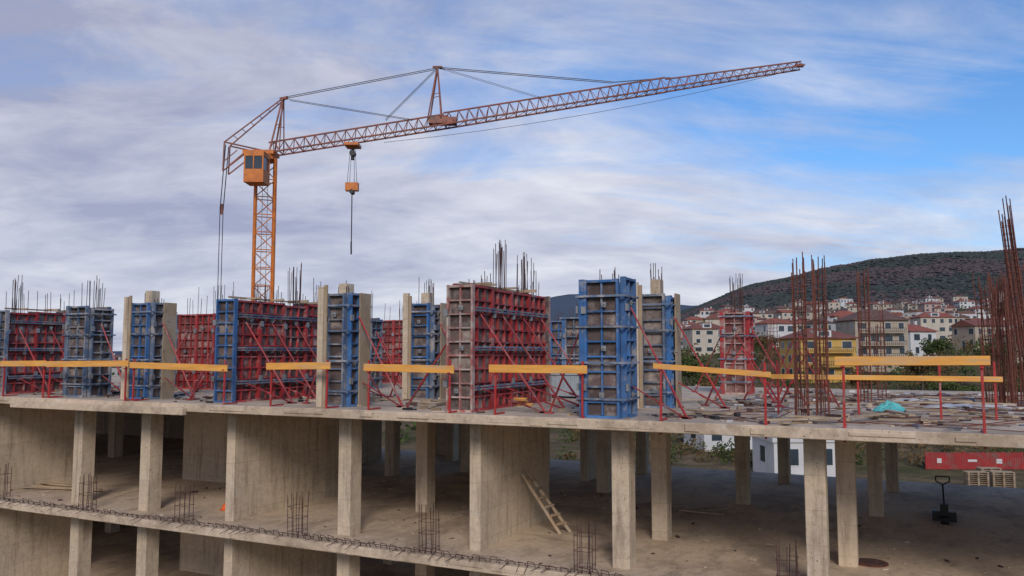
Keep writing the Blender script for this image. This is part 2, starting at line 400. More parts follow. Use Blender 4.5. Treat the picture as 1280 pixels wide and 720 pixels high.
col_form(-4.4,25.4,.65,.6,2.5,'redworn','red',ply='plyr',bars=18,bh=(.6,1.3),pcol='red')
col_form(-26.5,22,.7,.6,2.5,'greyblue','blue',bars=8)
col_form(-17,23.5,.7,.6,2.5,'blue','greyblue',bars=12,bh=(.5,1))
T=Thing('bracing_props',(-3,19,DECK))
for (x,y,dx,dy,h) in ((-3.3,19,.9,.5,1.7),(-2.7,20.5,-.8,.3,1.5),(-2.2,22,.7,.3,1.7),(-3.6,21.5,.8,-.2,1.4),(-1.8,19.5,-.7,.4,1.3),(-2.6,24,.9,.2,1.6),(-6.9,21,.8,.2,1.8),(-6.6,22.5,-.8,.2,1.7),(-10.2,19.5,.8,.3,1.7),(-13.2,19,.8,.3,1.7),(-9.8,21,-.7,.2,1.6)):
    prop(T,(x,y,DECK+h),(x+dx,y+dy,DECK+.02),.024); prop(T,(x,y,DECK+h),(x-dx*.9,y+dy*.6,DECK+.02),.024)
T.done()
def cage_at(px,pyb,h,w=.3,l=.3,nx=4,ny=4,**k):
    x,y=on_z(px,pyb,DECK); rebar_cage(x,y,DECK,h,w,l,nx,ny,.14,**k)
cage_at(1003,524,3.15,.22,.34,4,4); cage_at(1029,519,3.2,.22,.34,4,4)
cage_at(1083,505,3.35,.24,.34,4,4); cage_at(1103,500,2.6,.2,.3,3,3,dev=.3)
cage_at(1245,506,3.15,.36,.5,6,5,spread=.12); cage_at(1260,503,3.3,.34,.4,6,5,spread=.10); cage_at(1277,508,3.3,.34,.4,6,5,spread=.10)
cage_at(1291,520,4.45,.16,.20,4,4,lean=(-.30,.1),spread=.02)
cage_at(968,486,2.4,.3,.3,3,3,dev=.3)
# ------------------------------------------------------------------ guard rails
def rail(px0,px1,z0=.86,z1=1.02,posts=True,y=14.72,tilt=0,ext=.0):
    xa,xb=x_at(px0,y),x_at(px1,y); T=Thing('edge_guard_rail',((xa+xb)/2,y,DECK))
    Bd=T.p('guard_board','yboard')
    d_=V((xb-xa,0,tilt)).normalized()
    Bd.obox(V((xa,y,DECK)),d_,UY,(-ext,(xb-xa)+ext),(-.045,-.015),(z0,z1))
    P=T.p('posts','post')
    for xx in [xa+.12,xb-.12]:
        lx=R.uniform(-.02,.02)
        P.beam((xx,y,DECK-.24),(xx+lx,y+.015,DECK+1.1),.04,.04)
        P.beam((xx,y,DECK+.02),(xx,y+.45,DECK+.02),.035,.03)
        P.box(xx-.03,xx+.03,y-.06,y+.03,DECK+z0-.03,DECK+z0-.002)
    T.done(bevel=.004)
rail(0,57,tilt=.02); rail(57,160,tilt=.04); rail(162,284,tilt=-.06); rail(333,413,tilt=.03); rail(455,568,tilt=-.03); rail(612,735,tilt=0)
rail(818,966,tilt=-.14,z0=.97,z1=1.07); rail(1046,1242,z0=1.05,z1=1.20,tilt=.02)
T=Thing('timber_rail',(0,17,DECK)); P=T.p('rail_board','yboard')
xa=x_at(965,17.5); xb=x_at(1256,17.5); P.box(xa,xb,17.48,17.52,DECK+.72,DECK+.82)
Q=T.p('posts','post')
for f in (.03,.4,.75,.97): Q.beam((xa+(xb-xa)*f,17.55,DECK-.01),(xa+(xb-xa)*f,17.55,DECK+1.1),.04,.04)
T.done(bevel=.004)
# ------------------------------------------------------------------ deck clutter
def planks(name,px,py,n,L,sprd=.5,mat='timber',z=DECK,ang=None,w=.12,t=.03):
    x,y=on_z(px,py,z); T=Thing(name,(x,y,z)); P=T.p('boards',mat)
    for i in range(n):
        a=(ang if ang is not None else R.uniform(0,3.1))+R.gauss(0,.12); l=L*R.uniform(.6,1)
        cx=x+R.gauss(0,sprd); cy=y+R.gauss(0,sprd*.6); u=V((math.cos(a),math.sin(a),0)); n_=V((-u.y,u.x,0))
        z0=.003+i*(t+.002)
        P.obox(V((cx,cy,z)),u,n_,(-l/2,l/2),(-w/2,w/2),(z0,z0+t))
    T.done()
planks('timber_stack',645,507,6,.9,.08,'yboard',ang=0)
for px,py in ((1100,522),(1180,512),(900,505),(1210,520),(760,500),(480,500),(1060,500),(1140,528),(1000,530),(560,505),(870,520),(1230,508),(1150,498),(1110,502)):
    planks('scattered_planks',px,py,4,1.4,.5)
def debris(name,x0,x1,y0,y1,z,n,mats,s0=.02,s1=.09):
    T=Thing(name,((x0+x1)/2,(y0+y1)/2,z))
    for i in range(n):
        P=T.p('bits_'+mats[i%len(mats)],mats[i%len(mats)]); x=R.uniform(x0,x1); y=R.uniform(y0,y1); a=R.uniform(0,3.1); u=V((math.cos(a),math.sin(a),0)); n_=V((-u.y,u.x,0)); s=R.uniform(s0,s1)
        P.obox(V((x,y,z)),u,n_,(-s*R.uniform(.5,3),s),(-s*.5,s*.6),(.002,s*R.uniform(.3,1)))
    T.done()
debris('deck_debris',-4,4,15,28,DECK,420,['timber','conc','black','greyblue','dkbar','white'])
debris('deck_debris',-26,-4,14.9,20,DECK,260,['timber','conc','black','dkbar'])
debris('floor_debris',-26,4,15,24,FLR,300,['conc','timber','dkbar'],.012,.05)
T=Thing('loose_rebar_pile',(0,19,DECK)); P=T.p('bars','rust')
for i in range(150):
    x=R.uniform(-4,4);y=R.uniform(15.2,27);a=R.gauss(0,.7);l=R.uniform(.6,3); P.tube((x,y,DECK+.012),(x+l*math.cos(a),y+l*math.sin(a),DECK+R.uniform(.012,.12)),.009,4)
T.done()
def crumple(name,x,y,z,w,l,h,mat,seed):
    n=22; T=Thing(name,(x,y,z)); P=T.p('sheet',mat)
    for j in range(n):
        for i in range(n):
            u=i/(n-1)-.5; v_=j/(n-1)-.5; q=max(0,1-(u*u+v_*v_)*3.6)
            hz=h*q*(.5+.9*abs(noise.noise(V((u*5,v_*5,seed)))))+.03*abs(noise.noise(V((u*14,v_*14,seed+4))))+.006
            P.v.append(V((x+u*w*(1+.25*noise.noise(V((u*3,v_*3,seed+9)))),y+v_*l*(1+.25*noise.noise(V((u*3,v_*3,seed+1)))),z+hz)))
    for j in range(n-1):
        for i in range(n-1): a=j*n+i; P.f.append((a,a+1,a+n+1,a+n))
    T.done()
x,y=on_z(1111,514,DECK); crumple('teal_tarpaulin',x,y,DECK,.62,.5,.24,'teal',2)
x,y=on_z(1220,510,DECK); crumple('white_plastic_sheet',x,y,DECK,2.0,1.2,.10,'white',5)
x,y=on_z(1150,502,DECK); crumple('white_plastic_sheet',x,y,DECK,1.4,1.0,.10,'white',8)
x,y=on_z(712,497,DECK); T=Thing('steel_skip_bin',(x,y,DECK)); P=T.p('body','pale'); o=V((x,y,DECK))
P.obox(o,UX,UY,(-.62,.62),(-.4,.4),(.06,.66))
for i in range(11): P.obox(o,UX,UY,(-.6+i*.115,-.56+i*.115),(-.43,-.395),(.07,.62))
P.obox(o,UX,UY,(-.66,.66),(-.44,.44),(.64,.70)); P.obox(o,UX,UY,(-.55,-.4),(-.38,.38),(0,.07)); P.obox(o,UX,UY,(.4,.55),(-.38,.38),(0,.07))
T.done(bevel=.005)
# ------------------------------------------------------------------ timber ladder against the wall
T=Thing('wooden_ladder',(-7.6,18.1,FLR)); P=T.p('rails','timber'); Q=T.p('rungs','timber')
a0,a1=V((-7.25,17.85,6.0)),V((-8.16,17.65,7.38)); b0,b1=V((-7.12,18.17,6.0)),V((-8.16,17.97,7.38))
P.beam(a0,a1,.04,.07); P.beam(b0,b1,.04,.07)
for i in range(1,7):
    f=i/7; Q.beam(a0.lerp(a1,f)+V((.05,0,.03)),b0.lerp(b1,f)+V((.05,0,.03)),.03,.06)
T.done(bevel=.004)
hx,hy=on_z(284,637,FLR)
T=Thing('safety_helmet',(hx,hy,6)); P=T.p('shell','orange'); ns,nr=20,8
for j in range(nr+1):
    t=j/nr*math.pi/2
    for i in range(ns):
        a=2*math.pi*i/ns; P.v.append(V((hx+.145*math.cos(t)*math.cos(a)*1.12,hy+.145*math.cos(t)*math.sin(a),6.02+.17*math.sin(t))))
for j in range(nr):
    for i in range(ns): k=(i+1)%ns; P.f.append((j*ns+i,j*ns+k,(j+1)*ns+k,(j+1)*ns+i))
b0=len(P.v)
for rr,zz in ((.145,6.02),(.19,6.008)):
    for i in range(ns):
        a=2*math.pi*i/ns; P.v.append(V((hx+rr*math.cos(a)*1.12,hy+rr*math.sin(a),zz)))
for i in range(ns): k=(i+1)%ns; P.f.append((b0+i,b0+ns+i,b0+ns+k,b0+k))
T.done(smooth=True)
mx,my=on_z(1088,704,FLR)
T=Thing('manhole_cover',(mx,my,6)); P=T.p('frame_ring','rust'); Q=T.p('lid','dkbar')
P.tube((mx,my,5.995),(mx,my,6.02),.34,28); Q.tube((mx,my,6.015),(mx,my,6.032),.28,28)
for i in range(-3,4): Q.box(mx-.2,mx+.2,my+i*.06-.012,my+i*.06+.012,6.03,6.042)
T.done()
px_,py_=on_z(1181,655,FLR)
T=Thing('pallet_truck',(px_,py_,6)); P=T.p('chassis','black'); o=V((px_,py_,6))
for s in (-.19,.19):
    P.obox(o,UX,UY,(s-.08,s+.08),(.1,1.25),(.06,.12)); P.tube(o+V((s,1.15,.04)),o+V((s+.06,1.15,.04)),.04,10)
P.obox(o,UX,UY,(-.27,.27),(0,.14),(.06,.30)); P.tube(o+V((-.09,-.06,.1)),o+V((.09,-.06,.1)),.1,14)
P.obox(o,UX,UY,(-.09,.09),(-.1,.1),(.28,.5)); P.tube(o+V((0,-.03,.4)),o+V((-.02,-.22,1.0)),.022,8)
h=o+V((-.02,-.22,1.0))
for a,b_ in (((0,0,0),(-.15,0,.08)),((-.15,0,.08),(-.15,-.03,.2)),((-.15,-.03,.2),(.15,-.03,.2)),((.15,-.03,.2),(.15,0,.08)),((.15,0,.08),(0,0,0))):
    P.tube(h+V(a),h+V(b_),.017,8)
T.done(bevel=.004)
planks('scattered_planks',60,611,4,3.2,.25,z=FLR,ang=.2)
planks('scattered_planks',880,640,3,1.5,.5,z=FLR)
# ------------------------------------------------------------------ tower crane
CD=45.0
def crw(px,py,off=0):
    r=ray(px,py); t=(CD)/r[3]; p=V((r[0]*t,r[1]*t,CZ+r[2]*t)); return p+V((-S_,C_,0))*off
CV=V((-S_,C_,0)); CU=V((C_,S_,0))
base=crw(328,375); base.z=0
T=Thing('tower_crane',base); P=T.p('mast_lattice','crane')
ztop=crw(328,200).z; hw=.52; zz=0; k=0
leg=[(-1,-1),(1,-1),(1,1),(-1,1)]
rot=.35; 
def lp(i,z):
    a=leg[i][0]*hw; b_=leg[i][1]*hw; return base+CU*(a*math.cos(rot)-b_*math.sin(rot))+CV*(a*math.sin(rot)+b_*math.cos(rot))+UZ*z
for i in range(4): P.beam(lp(i,0),lp(i,ztop),.12,.12)
while zz<ztop-.5:
    z2=min(zz+1.0,ztop)
    for i in range(4):
        j=(i+1)%4; P.tube(lp(i,zz),lp(j,zz),.03,5)
        if k%2: P.tube(lp(i,zz),lp(j,z2),.03,5)
        else: P.tube(lp(j,zz),lp(i,z2),.03,5)
    zz=z2;k+=1
Ld=T.p('mast_ladder','grey')
for s in (-.15,.15): Ld.tube(base+CU*s,base+CU*s+UZ*ztop,.015,4)
zz=0
while zz<ztop: Ld.tube(base-CU*.15+UZ*zz,base+CU*.15+UZ*zz,.012,4); zz+=.3
Bp=T.p('base_ballast','conc'); Bp.obox(base,CU,CV,(-2,2),(-2,2),(0,.8))
P.tube(crw(327,201),crw(327,195),.85,16); 
Tt=T.p('slewing_platform','crane'); c=crw(327,195)
Tt.obox(c,CU,CV,(-.9,.85),(-.6,.6),(.0,.22))
cb=crw(318,236); Cb=T.p('cab','crane'); Gl=T.p('cab_glass','glass')
Cb.obox(cb,CU,CV,(0,1.08),(-1.9,-.75),(0,.72)); Cb.obox(cb,CU,CV,(0,1.08),(-1.9,-.75),(1.45,1.72))
for a,b_ in ((0,-1.9),(1.0,-1.9),(0,-.83),(1.0,-.83)): Cb.obox(cb,CU,CV,(a,a+.08),(b_,b_+.08),(.72,1.45))
Gl.obox(cb,CU,CV,(.04,1.04),(-1.86,-.8),(.72,1.45))
Cb.obox(cb,CU,CV,(.50,.56),(-1.905,-1.85),(.72,1.45))
J=T.p('jib_lattice','cranej')
def lattice(p0,p1,h0,h1,w,n,r=.042):
    d=(p1-p0); dn=d.normalized(); up=CV.cross(dn)*-1
    if up.z<0: up=-up
    def pt(f,kind):
        b_=p0+d*f; h=h0+(h1-h0)*f
        return b_+up*h if kind==0 else b_+CV*(w/2 if kind==1 else -w/2)
    for kk in range(3): J.tube(pt(0,kk),pt(1,kk),r*1.2,6)
    for i in range(n):
        f0,f1=i/n,(i+1)/n; fm=(f0+f1)/2
        for s in (1,2):
            J.tube(pt(f0,s),pt(fm,0),r*.55,4); J.tube(pt(fm,0),pt(f1,s),r*.55,4)
        J.tube(pt(f0,1),pt(f0,2),r*.45,4); J.tube(pt(f0,1),pt(f1,2),r*.4,4)
j0,j1,j2=crw(338,193),crw(557,158),crw(1003,84)
lattice(j0,j1,.70,.72,.9,17); 
jm=j1.lerp(j2,.62)
lattice(j1,jm,.80,.72,.9,22); lattice(jm,j2,.62,.35,.8,15,.038)
H=T.p('stay_frames','cranej')
def fr(a,b_,r=.05,o0=0,o1=0,part=H,n=6): part.tube(crw(*a,o0),crw(*b_,o1),r,n)
for s in (-.45,.45):
    fr((340,190),(354,124),.05,s,s*.3); fr((352,188),(354,124),.035,s,s*.3)
    fr((284,180),(354,124),.04,s,s*.3); fr((284,180),(282,216),.04,s,s); fr((284,180),(338,192),.045,s,s); fr((282,216),(313,192),.04,s,s); fr((300,190),(282,205),.03,s,s)
    fr((536,150),(547,84),.045,s,s*.25); fr((552,148),(547,84),.038,s,s*.25)
    fr((541,120),(550,118),.02,s*.6,s*.6); fr((345,158),(354,157),.02,s*.6,s*.6)
for f in (.15,.3,.45,.6,.75,.9):
    a=crw(284+70*f,180-56*f,-.45*(1-f)-.13*f); b_=crw(284+70*f,180-56*f,.45*(1-f)+.13*f); H.tube(a,b_,.02,4)
fr((350,124),(360,122),.10,0,0); fr((541,84),(553,84),.08); fr((994,82),(1004,82),.11); fr((538,150),(560,146),.13)
H.obox(crw(547,153),CU,CV,(-.5,1.1),(-.3,.3),(-.12,.25))
Cc=T.p('stay_cables','cable')
def cab(a,b_,r=.02,o0=0,o1=0,sag=0):
    A,Bq=crw(*a,o0),crw(*b_,o1); n=8 if sag else 1; pr=A
    for i in range(1,n+1):
        f=i/n; q=A.lerp(Bq,f)-UZ*sag*4*f*(1-f); Cc.tube(pr,q,r,4); pr=q
for s in (-.12,.12):
    cab((358,122),(545,86),.022,s,s); cab((362,125),(515,150),.018,s,s); cab((549,85),(765,103),.024,s,s); cab((553,86),(688,126),.013,s,s)
    cab((546,86),(482,150),.016,s,s)
    cab((284,182),(277,262),.026,s*2,s*2); cab((277,262),(273,400),.02,s*2,s*2)
cab((765,103),(838,97),.03); cab((480,178),(990,88),.014,0,0,.45)
fr((277,255),(277,268),.08,0,0)
Hk=T.p('trolley_and_hook','crane'); Hd=T.p('hook_sheave','black')
tc=crw(441,182); Hk.obox(tc,CU,CV,(-.4,.4),(-.5,.5),(-.08,.08)); Hd.tube(crw(441,186),crw(441,200),.1,8)
Hd.tube(crw(441,192)-CV*.2,crw(441,192)+CV*.2,.17,12)
for dx in (-6,-3,3,6): cab((441+dx*.5,186),(440+dx,228),.013)
Hk.obox(crw(440,240),CU,CV,(-.36,.36),(-.2,.2),(.06,.52)); Hd.tube(crw(440,240)-CV*.25,crw(440,240)+CV*.25,.13,10)
cab((440,240),(439,318),.03); fr((439,302),(439,318),.045,0,0,Hd)
T.done()
# ------------------------------------------------------------------ foliage
def leaf_mat(name,c1,c2,isl=.5):
    m=simple(name,c1,c2,.35,.9,bstr=0,island=isl); m.node_tree.nodes['Principled BSDF'].inputs['Specular IOR Level'].default_value=.1; return m
M['leafg']=leaf_mat('green_foliage',(.075,.10,.03),(.04,.055,.02))
M['leafo']=leaf_mat('autumn_foliage',(.17,.105,.045),(.08,.06,.03))
M['bark']=simple('bark',(.12,.09,.065),None,8,.95)
M['fbrown']=leaf_mat('hill_forest_brown',(.115,.088,.088),(.08,.068,.075),.18)  # both hill forest colours have bluish haze mixed into the base colour
M['fgreen']=leaf_mat('hill_forest_green',(.064,.078,.070),(.052,.064,.066),.18)
def leafcloud(P,c,rx,rz,n,s):
    for i in range(n):
        a=R.gauss(0,1);b_=R.gauss(0,1);d=R.gauss(0,1); L=math.sqrt(a*a+b_*b_+d*d)+1e-6; q=R.uniform(.45,1)
        p=c+V((a/L*rx*q,b_/L*rx*q,d/L*rz*q)); u=V((R.gauss(0,1),R.gauss(0,1),R.gauss(0,1))).normalized(); w=u.orthogonal().normalized(); ss=s*R.uniform(.6,1.3)
        b=len(P.v); P.v+=[p-u*ss,p+w*ss*.6,p+u*ss,p-w*ss*.6]; P.f.append((b,b+1,b+2,b+3))
def tree(x,y,h,r,mat='leafg',name='deciduous_tree',n=1300):
    z=terr(x,y); T=Thing(name,(x,y,z)); P=T.p('trunk','bark'); Lf=T.p('foliage',mat); o=V((x,y,z-.2))
    P.tube(o,o+UZ*h*.45,h*.022,8,h*.014); t=o+UZ*h*.42
    for i in range(8):
        a=i*2.4+R.uniform(-.4,.4); e=R.uniform(.5,1.2); l=r*R.uniform(.6,1)
        q=t+V((math.cos(a)*l*math.cos(e),math.sin(a)*l*math.cos(e),h*.15+l*math.sin(e)*1.0)); P.tube(t-UZ*R.uniform(0,h*.1),q,h*.010,5,h*.003)
        leafcloud(Lf,q,r*R.uniform(.35,.55),r*R.uniform(.3,.45),n//9,.16*r/2.2)
    leafcloud(Lf,o+UZ*h*.8,r*.5,h*.18,n//9,.16*r/2.2); T.done()
for px,D,h,r,mt in ((1188,95,5,2.6,'leafg'),(1150,120,7,3,'leafo'),(1215,88,4,2.4,'leafo'),(1262,92,5,3,'leafg'),(1240,130,8,3.4,'leafg'),(1125,90,4,2,'leafg'),(880,95,5,2.6,'leafo'),
   (925,130,7,3,'leafg'),(1170,150,8,3.2,'leafg'),(1290,110,7,3.5,'leafo'),(860,120,7,3,'leafg'),(1075,110,5,2.6,'leafo'),(955,170,8,3,'leafo'),(1045,85,3.5,2,'leafg')):
    x,y=polar(px,D); tree(x,y,h,r,mt)
for mt in ('leafg','leafo'):
    T=Thing('shrubs',(*polar(1100,80),0)); P=T.p('foliage',mt)
    for i in range(230):
        px=R.uniform(700,1360); D=R.uniform(73,150); x,y=polar(px,D); z=terr(x,y); r=R.uniform(.7,1.8)
        leafcloud(P,V((x,y,z+r*.5)),r,r*.8,60,.16)
    T.done()
PH=(1+5**.5)/2
ICO=[V(v).normalized() for v in ((-1,PH,0),(1,PH,0),(-1,-PH,0),(1,-PH,0),(0,-1,PH),(0,1,PH),(0,-1,-PH),(0,1,-PH),(PH,0,-1),(PH,0,1),(-PH,0,-1),(-PH,0,1))]
ICF=[(0,11,5),(0,5,1),(0,1,7),(0,7,10),(0,10,11),(1,5,9),(5,11,4),(11,10,2),(10,7,6),(7,1,8),(3,9,4),(3,4,2),(3,2,6),(3,6,8),(3,8,9),(4,9,5),(2,4,11),(6,2,10),(8,6,7),(9,8,1)]
def blob(P,x,y,z,r,h):
    b=len(P.v)
    for v in ICO:
        k=R.uniform(.6,1.25); P.v.append(V((x+v.x*r*k,y+v.y*r*k,z+h*.5+v.z*h*.6*k)))
    P.f+=[(b+i,b+j,b+k) for i,j,k in ICF]
FT={mt:Thing('hillside_forest',(*polar(1100,900),0)) for mt in ('fbrown','fgreen')}
for i in range(24000):
    D=500+1130*R.random()**.75; px=R.uniform(780,1420); x,y=polar(px,D); 
    mt='fgreen' if noise.noise(V((x/160,y/160,5)))+.4*noise.noise(V((x/50,y/50,8)))+R.gauss(0,.10)>.03 else 'fbrown'
    z=terr(x,y); r=R.uniform(1.6,3.3)*(.5+D/1600); blob(FT[mt].p('crowns',mt),x,y,z-r*.3,r,r*1.0)
for t in FT.values(): t.done()
houses=[]
T1=Thing('distant_trees',(*polar(1000,300),0)); 
for i in range(560):
    D=R.uniform(130,560); px=R.uniform(760,1400); x,y=polar(px,D); z=terr(x,y); r=R.uniform(1.2,2.8)
    mt='leafg' if R.random()<.6 else 'leafo'
    leafcloud(T1.p('crowns_'+mt,mt),V((x,y,z+r)),r,r*1.1,60,.3+D*.0006)
for i in range(400):
    D=R.uniform(90,900); px=R.uniform(-250,760); x,y=polar(px,D); z=terr(x,y); r=R.uniform(1.5,3.8)
    mt='leafg' if R.random()<.5 else 'leafo'
    leafcloud(T1.p('crowns_'+mt,mt),V((x,y,z+r)),r*1.4,r*1.1,50,.35+D*.0007)
T1.done()
# ------------------------------------------------------------------ town
def roofm(nm,c): return simple(nm,c,tuple(x*.65 for x in c),.8,.85,grime=(.16,.11,.09),g0=.52,g1=.68,gscale=.5,island=.15,bstr=0)
ROOFS=[roofm('terracotta_tiles_a',(.35,.10,.065)),roofm('terracotta_tiles_b',(.25,.085,.06)),roofm('brown_tiles',(.17,.09,.07))]
def wallm(nm,c): return simple(nm,c,tuple(x*.82 for x in c),.5,.9,bstr=0)
WALLS=[wallm('white_render',(.64,.63,.62)),wallm('cream_render',(.54,.48,.39)),wallm('beige_render',(.42,.35,.27)),wallm('grey_render',(.4,.4,.41)),wallm('pink_render',(.48,.35,.30))]
YEL=wallm('yellow_render',(.56,.35,.10))
def house(px,D,w,d,h,roof='hip',wm=None,rm=None,face=None,storeys=None,name='house',balc=False,zoff=0):
    x,y=polar(px,D); z=terr(x,y)-.6+zoff; yaw=YAW+(face if face is not None else R.uniform(-.5,.5))
    u=V((math.cos(yaw),math.sin(yaw),0)); n=V((-u.y,u.x,0)); o=V((x,y,z))
    T=Thing(name,o); wm=wm or R.choice(WALLS+[WALLS[0],WALLS[0],WALLS[1]]); rm=rm or R.choice(ROOFS); h+=.6
    W=T.p('walls',wm); Rf=T.p('roof',rm); Wn=T.p('windows','glass'); Fr=T.p('window_frames',WALLS[0])
    W.obox(o,u,n,(-w/2,w/2),(-d/2,d/2),(0,h))
    e=.5
    if roof=='flat':
        W.obox(o,u,n,(-w/2-.15,w/2+.15),(-d/2-.15,d/2+.15),(h+.001,h+.35)); Rf.obox(o,u,n,(-w/4,w/5),(-d/4,d/4),(h+.36,h+1.8))
    else:
        rh=min(w,d)*R.uniform(.16,.25); b=len(Rf.v)
        for a,c in ((-w/2-e,-d/2-e),(w/2+e,-d/2-e),(w/2+e,d/2+e),(-w/2-e,d/2+e)): Rf.v.append(o+u*a+n*c+UZ*(h+.003))
        for a,c in ((-w/2-e,-d/2-e),(w/2+e,-d/2-e),(w/2+e,d/2+e),(-w/2-e,d/2+e)): Rf.v.append(o+u*a+n*c+UZ*(h+.15))
        ins=d*.45 if roof=='hip' else 0.0
        Rf.v+= [o+u*(-w/2-e+ins)+UZ*(h+.15+rh),o+u*(w/2+e-ins)+UZ*(h+.15+rh)]
        Rf.f+=[(b+3,b+2,b+1,b),(b,b+1,b+5,b+4),(b+1,b+2,b+6,b+5),(b+2,b+3,b+7,b+6),(b+3,b,b+4,b+7),(b+4,b+5,b+9,b+8),(b+6,b+7,b+8,b+9),(b+5,b+6,b+9),(b+7,b+4,b+8)]
        W.obox(o,u,n,(w*.15,w*.15+.6),(-.3,.3),(h+.2,h+rh+.9))
        if R.random()<.4: Fr.obox(o,u,n,(-w*.2,w*.05),(-d/2-.1,-d*.1),(h+.2,h+1.5)); Wn.obox(o,u,n,(-w*.16,w*.01),(-d/2-.13,-d*.3),(h+.5,h+1.3))
    st=storeys or max(1,round((h-.6)/2.9)); sh=(h-.6)/st
    for k in range(st):
        zz=.6+k*sh+sh*.32
        for (L,uu,nn,off) in ((w,u,n,-d/2),(w,u,n,d/2),(d,n,u,-w/2),(d,n,u,w/2)):
            c=max(1,int(L/2.7)); sg=-1 if off<0 else 1
            for i in range(c):
                if R.random()<.12: continue
                a=-L/2+L*(i+.5)/c; ww=R.choice((.55,.6,.9)); a0,a1=sorted((off+sg*.03,off-sg*.1)); b0,b1=sorted((off+sg*.02,off-sg*.1))
                Fr.obox(o,uu,nn,(a-ww-.08,a+ww+.08),(b0,b1),(zz-.08,zz+sh*.48+.08)); Wn.obox(o,uu,nn,(a-ww,a+ww),(a0,a1),(zz,zz+sh*.48))
        if balc and k>0:
            W.obox(o,u,n,(-w*.42,w*.42),(-d/2-1.2,-d/2+.05),(.6+k*sh-.1,.6+k*sh+.05)); Rl=T.p('balcony_rails','black')
            for q in range(24):
                a=-w*.42+w*.84*q/23; Rl.obox(o,u,n,(a-.03,a+.03),(-d/2-1.2,-d/2-1.15),(.6+k*sh+.05,.6+k*sh+.95))
            Rl.obox(o,u,n,(-w*.42,w*.42),(-d/2-1.21,-d/2-1.14),(.6+k*sh+.95,.6+k*sh+1.02))
    T.done(); houses.append((x,y))
house(1020,150,10.5,9,7.6,'hip',YEL,ROOFS[1],.1,3,'apartment_building',True)
house(1088,172,11,10,10.5,'hip',WALLS[2],ROOFS[2],.0,4,'apartment_building',True)
house(1205,350,18,10,7.5,'flat',WALLS[0],None,.1,3,'modern_apartment_building',True)
house(1138,205,8,8,6.5,'hip',WALLS[0],ROOFS[0],.3,2)
house(1165,275,11,9,8.5,'hip',WALLS[1],ROOFS[0],-.1,3); house(1222,235,10,9,7,'gable',WALLS[2],ROOFS[1],.2,2,balc=True)
house(968,250,9,8,7,'hip',WALLS[0],ROOFS[0],.2,2); house(880,230,10,9,7,'hip',WALLS[1],ROOFS[1],.1,3); house(925,290,11,9,8,'hip',WALLS[4],ROOFS[0],-.2,3)
house(1256,320,11,9,7,'hip',WALLS[0],ROOFS[0],-.2,3); house(990,68,5.6,5,2.7,'flat',WALLS[0],ROOFS[0],.05,1,zoff=.3); house(895,84,5.5,5,2.6,'gable',WALLS[0],ROOFS[0],.2,1); house(860,100,5,5,3,'gable',WALLS[1],ROOFS[1],0,1)
house(1275,190,9,8,6,'hip',WALLS[2],ROOFS[1],.1,2)
tries=0;cnt=0
while cnt<105 and tries<5000:
    tries+=1; D=R.uniform(230,640); px=R.uniform(830,1400); x,y=polar(px,D)
    if px<880 and R.random()<.3: continue
    if any((x-a)**2+(y-b_)**2<14**2 for a,b_ in houses): continue
    house(px,D,R.uniform(7.5,12),R.uniform(7,9),R.choice((4.5,5.5,6,7,8)),R.choice(('hip','hip','gable','hip','flat')) if R.random()<.9 else 'gable'); cnt+=1
tries=0;cnt=0
while cnt<50 and tries<2000:
    tries+=1; D=R.uniform(160,600); px=R.uniform(-150,780); x,y=polar(px,D)
    if any((x-a)**2+(y-b_)**2<16**2 for a,b_ in houses): continue
    house(px,D,R.uniform(9,15),R.uniform(8,11),R.choice((4,6,6.5)),R.choice(('hip','gable'))); cnt+=1
# low red sheet-metal site wall with painted panels
x,y=polar(1210,71); T=Thing('red_corrugated_fence',(x,y,0)); o=V((x,y,0)); u=V((C_,S_,0)); n=V((-S_,C_,0))
P=T.p('corrugated_sheets','contred')
P.obox(o,u,n,(-4.3,4.3),(-.02,.02),(.05,1.5))
for i in range(57): P.obox(o,u,n,(-4.28+i*.15,-4.21+i*.15),(-.05,-.018),(.06,1.49))
for i in range(6): P.obox(o,u,n,(-4.3+i*1.7,-4.22+i*1.7),(.02,.10),(0,1.6))
Q=T.p('painted_panels','white')
for a,b_,z0,z1 in ((-3.3,-2.9,.6,1.0),(-.6,.2,.7,.9),(1.9,2.4,.55,.95)): Q.obox(o,u,n,(a,b_),(-.062,-.052),(z0,z1))
T.done()
for px,D in ((1211,61),(1243,61),(1227,63)):
    x,y=polar(px,D); o=V((x,y,0)); T=Thing('wooden_pallet_stack',o); P=T.p('boards','timber'); a=R.uniform(-.2,.2)+YAW; u=V((math.cos(a),math.sin(a),0)); n=V((-u.y,u.x,0))
    for k in range(9):
        z=k*.15
        for q in (-.75,-.06,.63): P.obox(o,u,n,(q,q+.12),(-.4,.4),(z,z+.1))
        for q in range(5): P.obox(o,u,n,(-.8,.8),(-.4+q*.175,-.3+q*.175),(z+.102,z+.125))
    T.done()
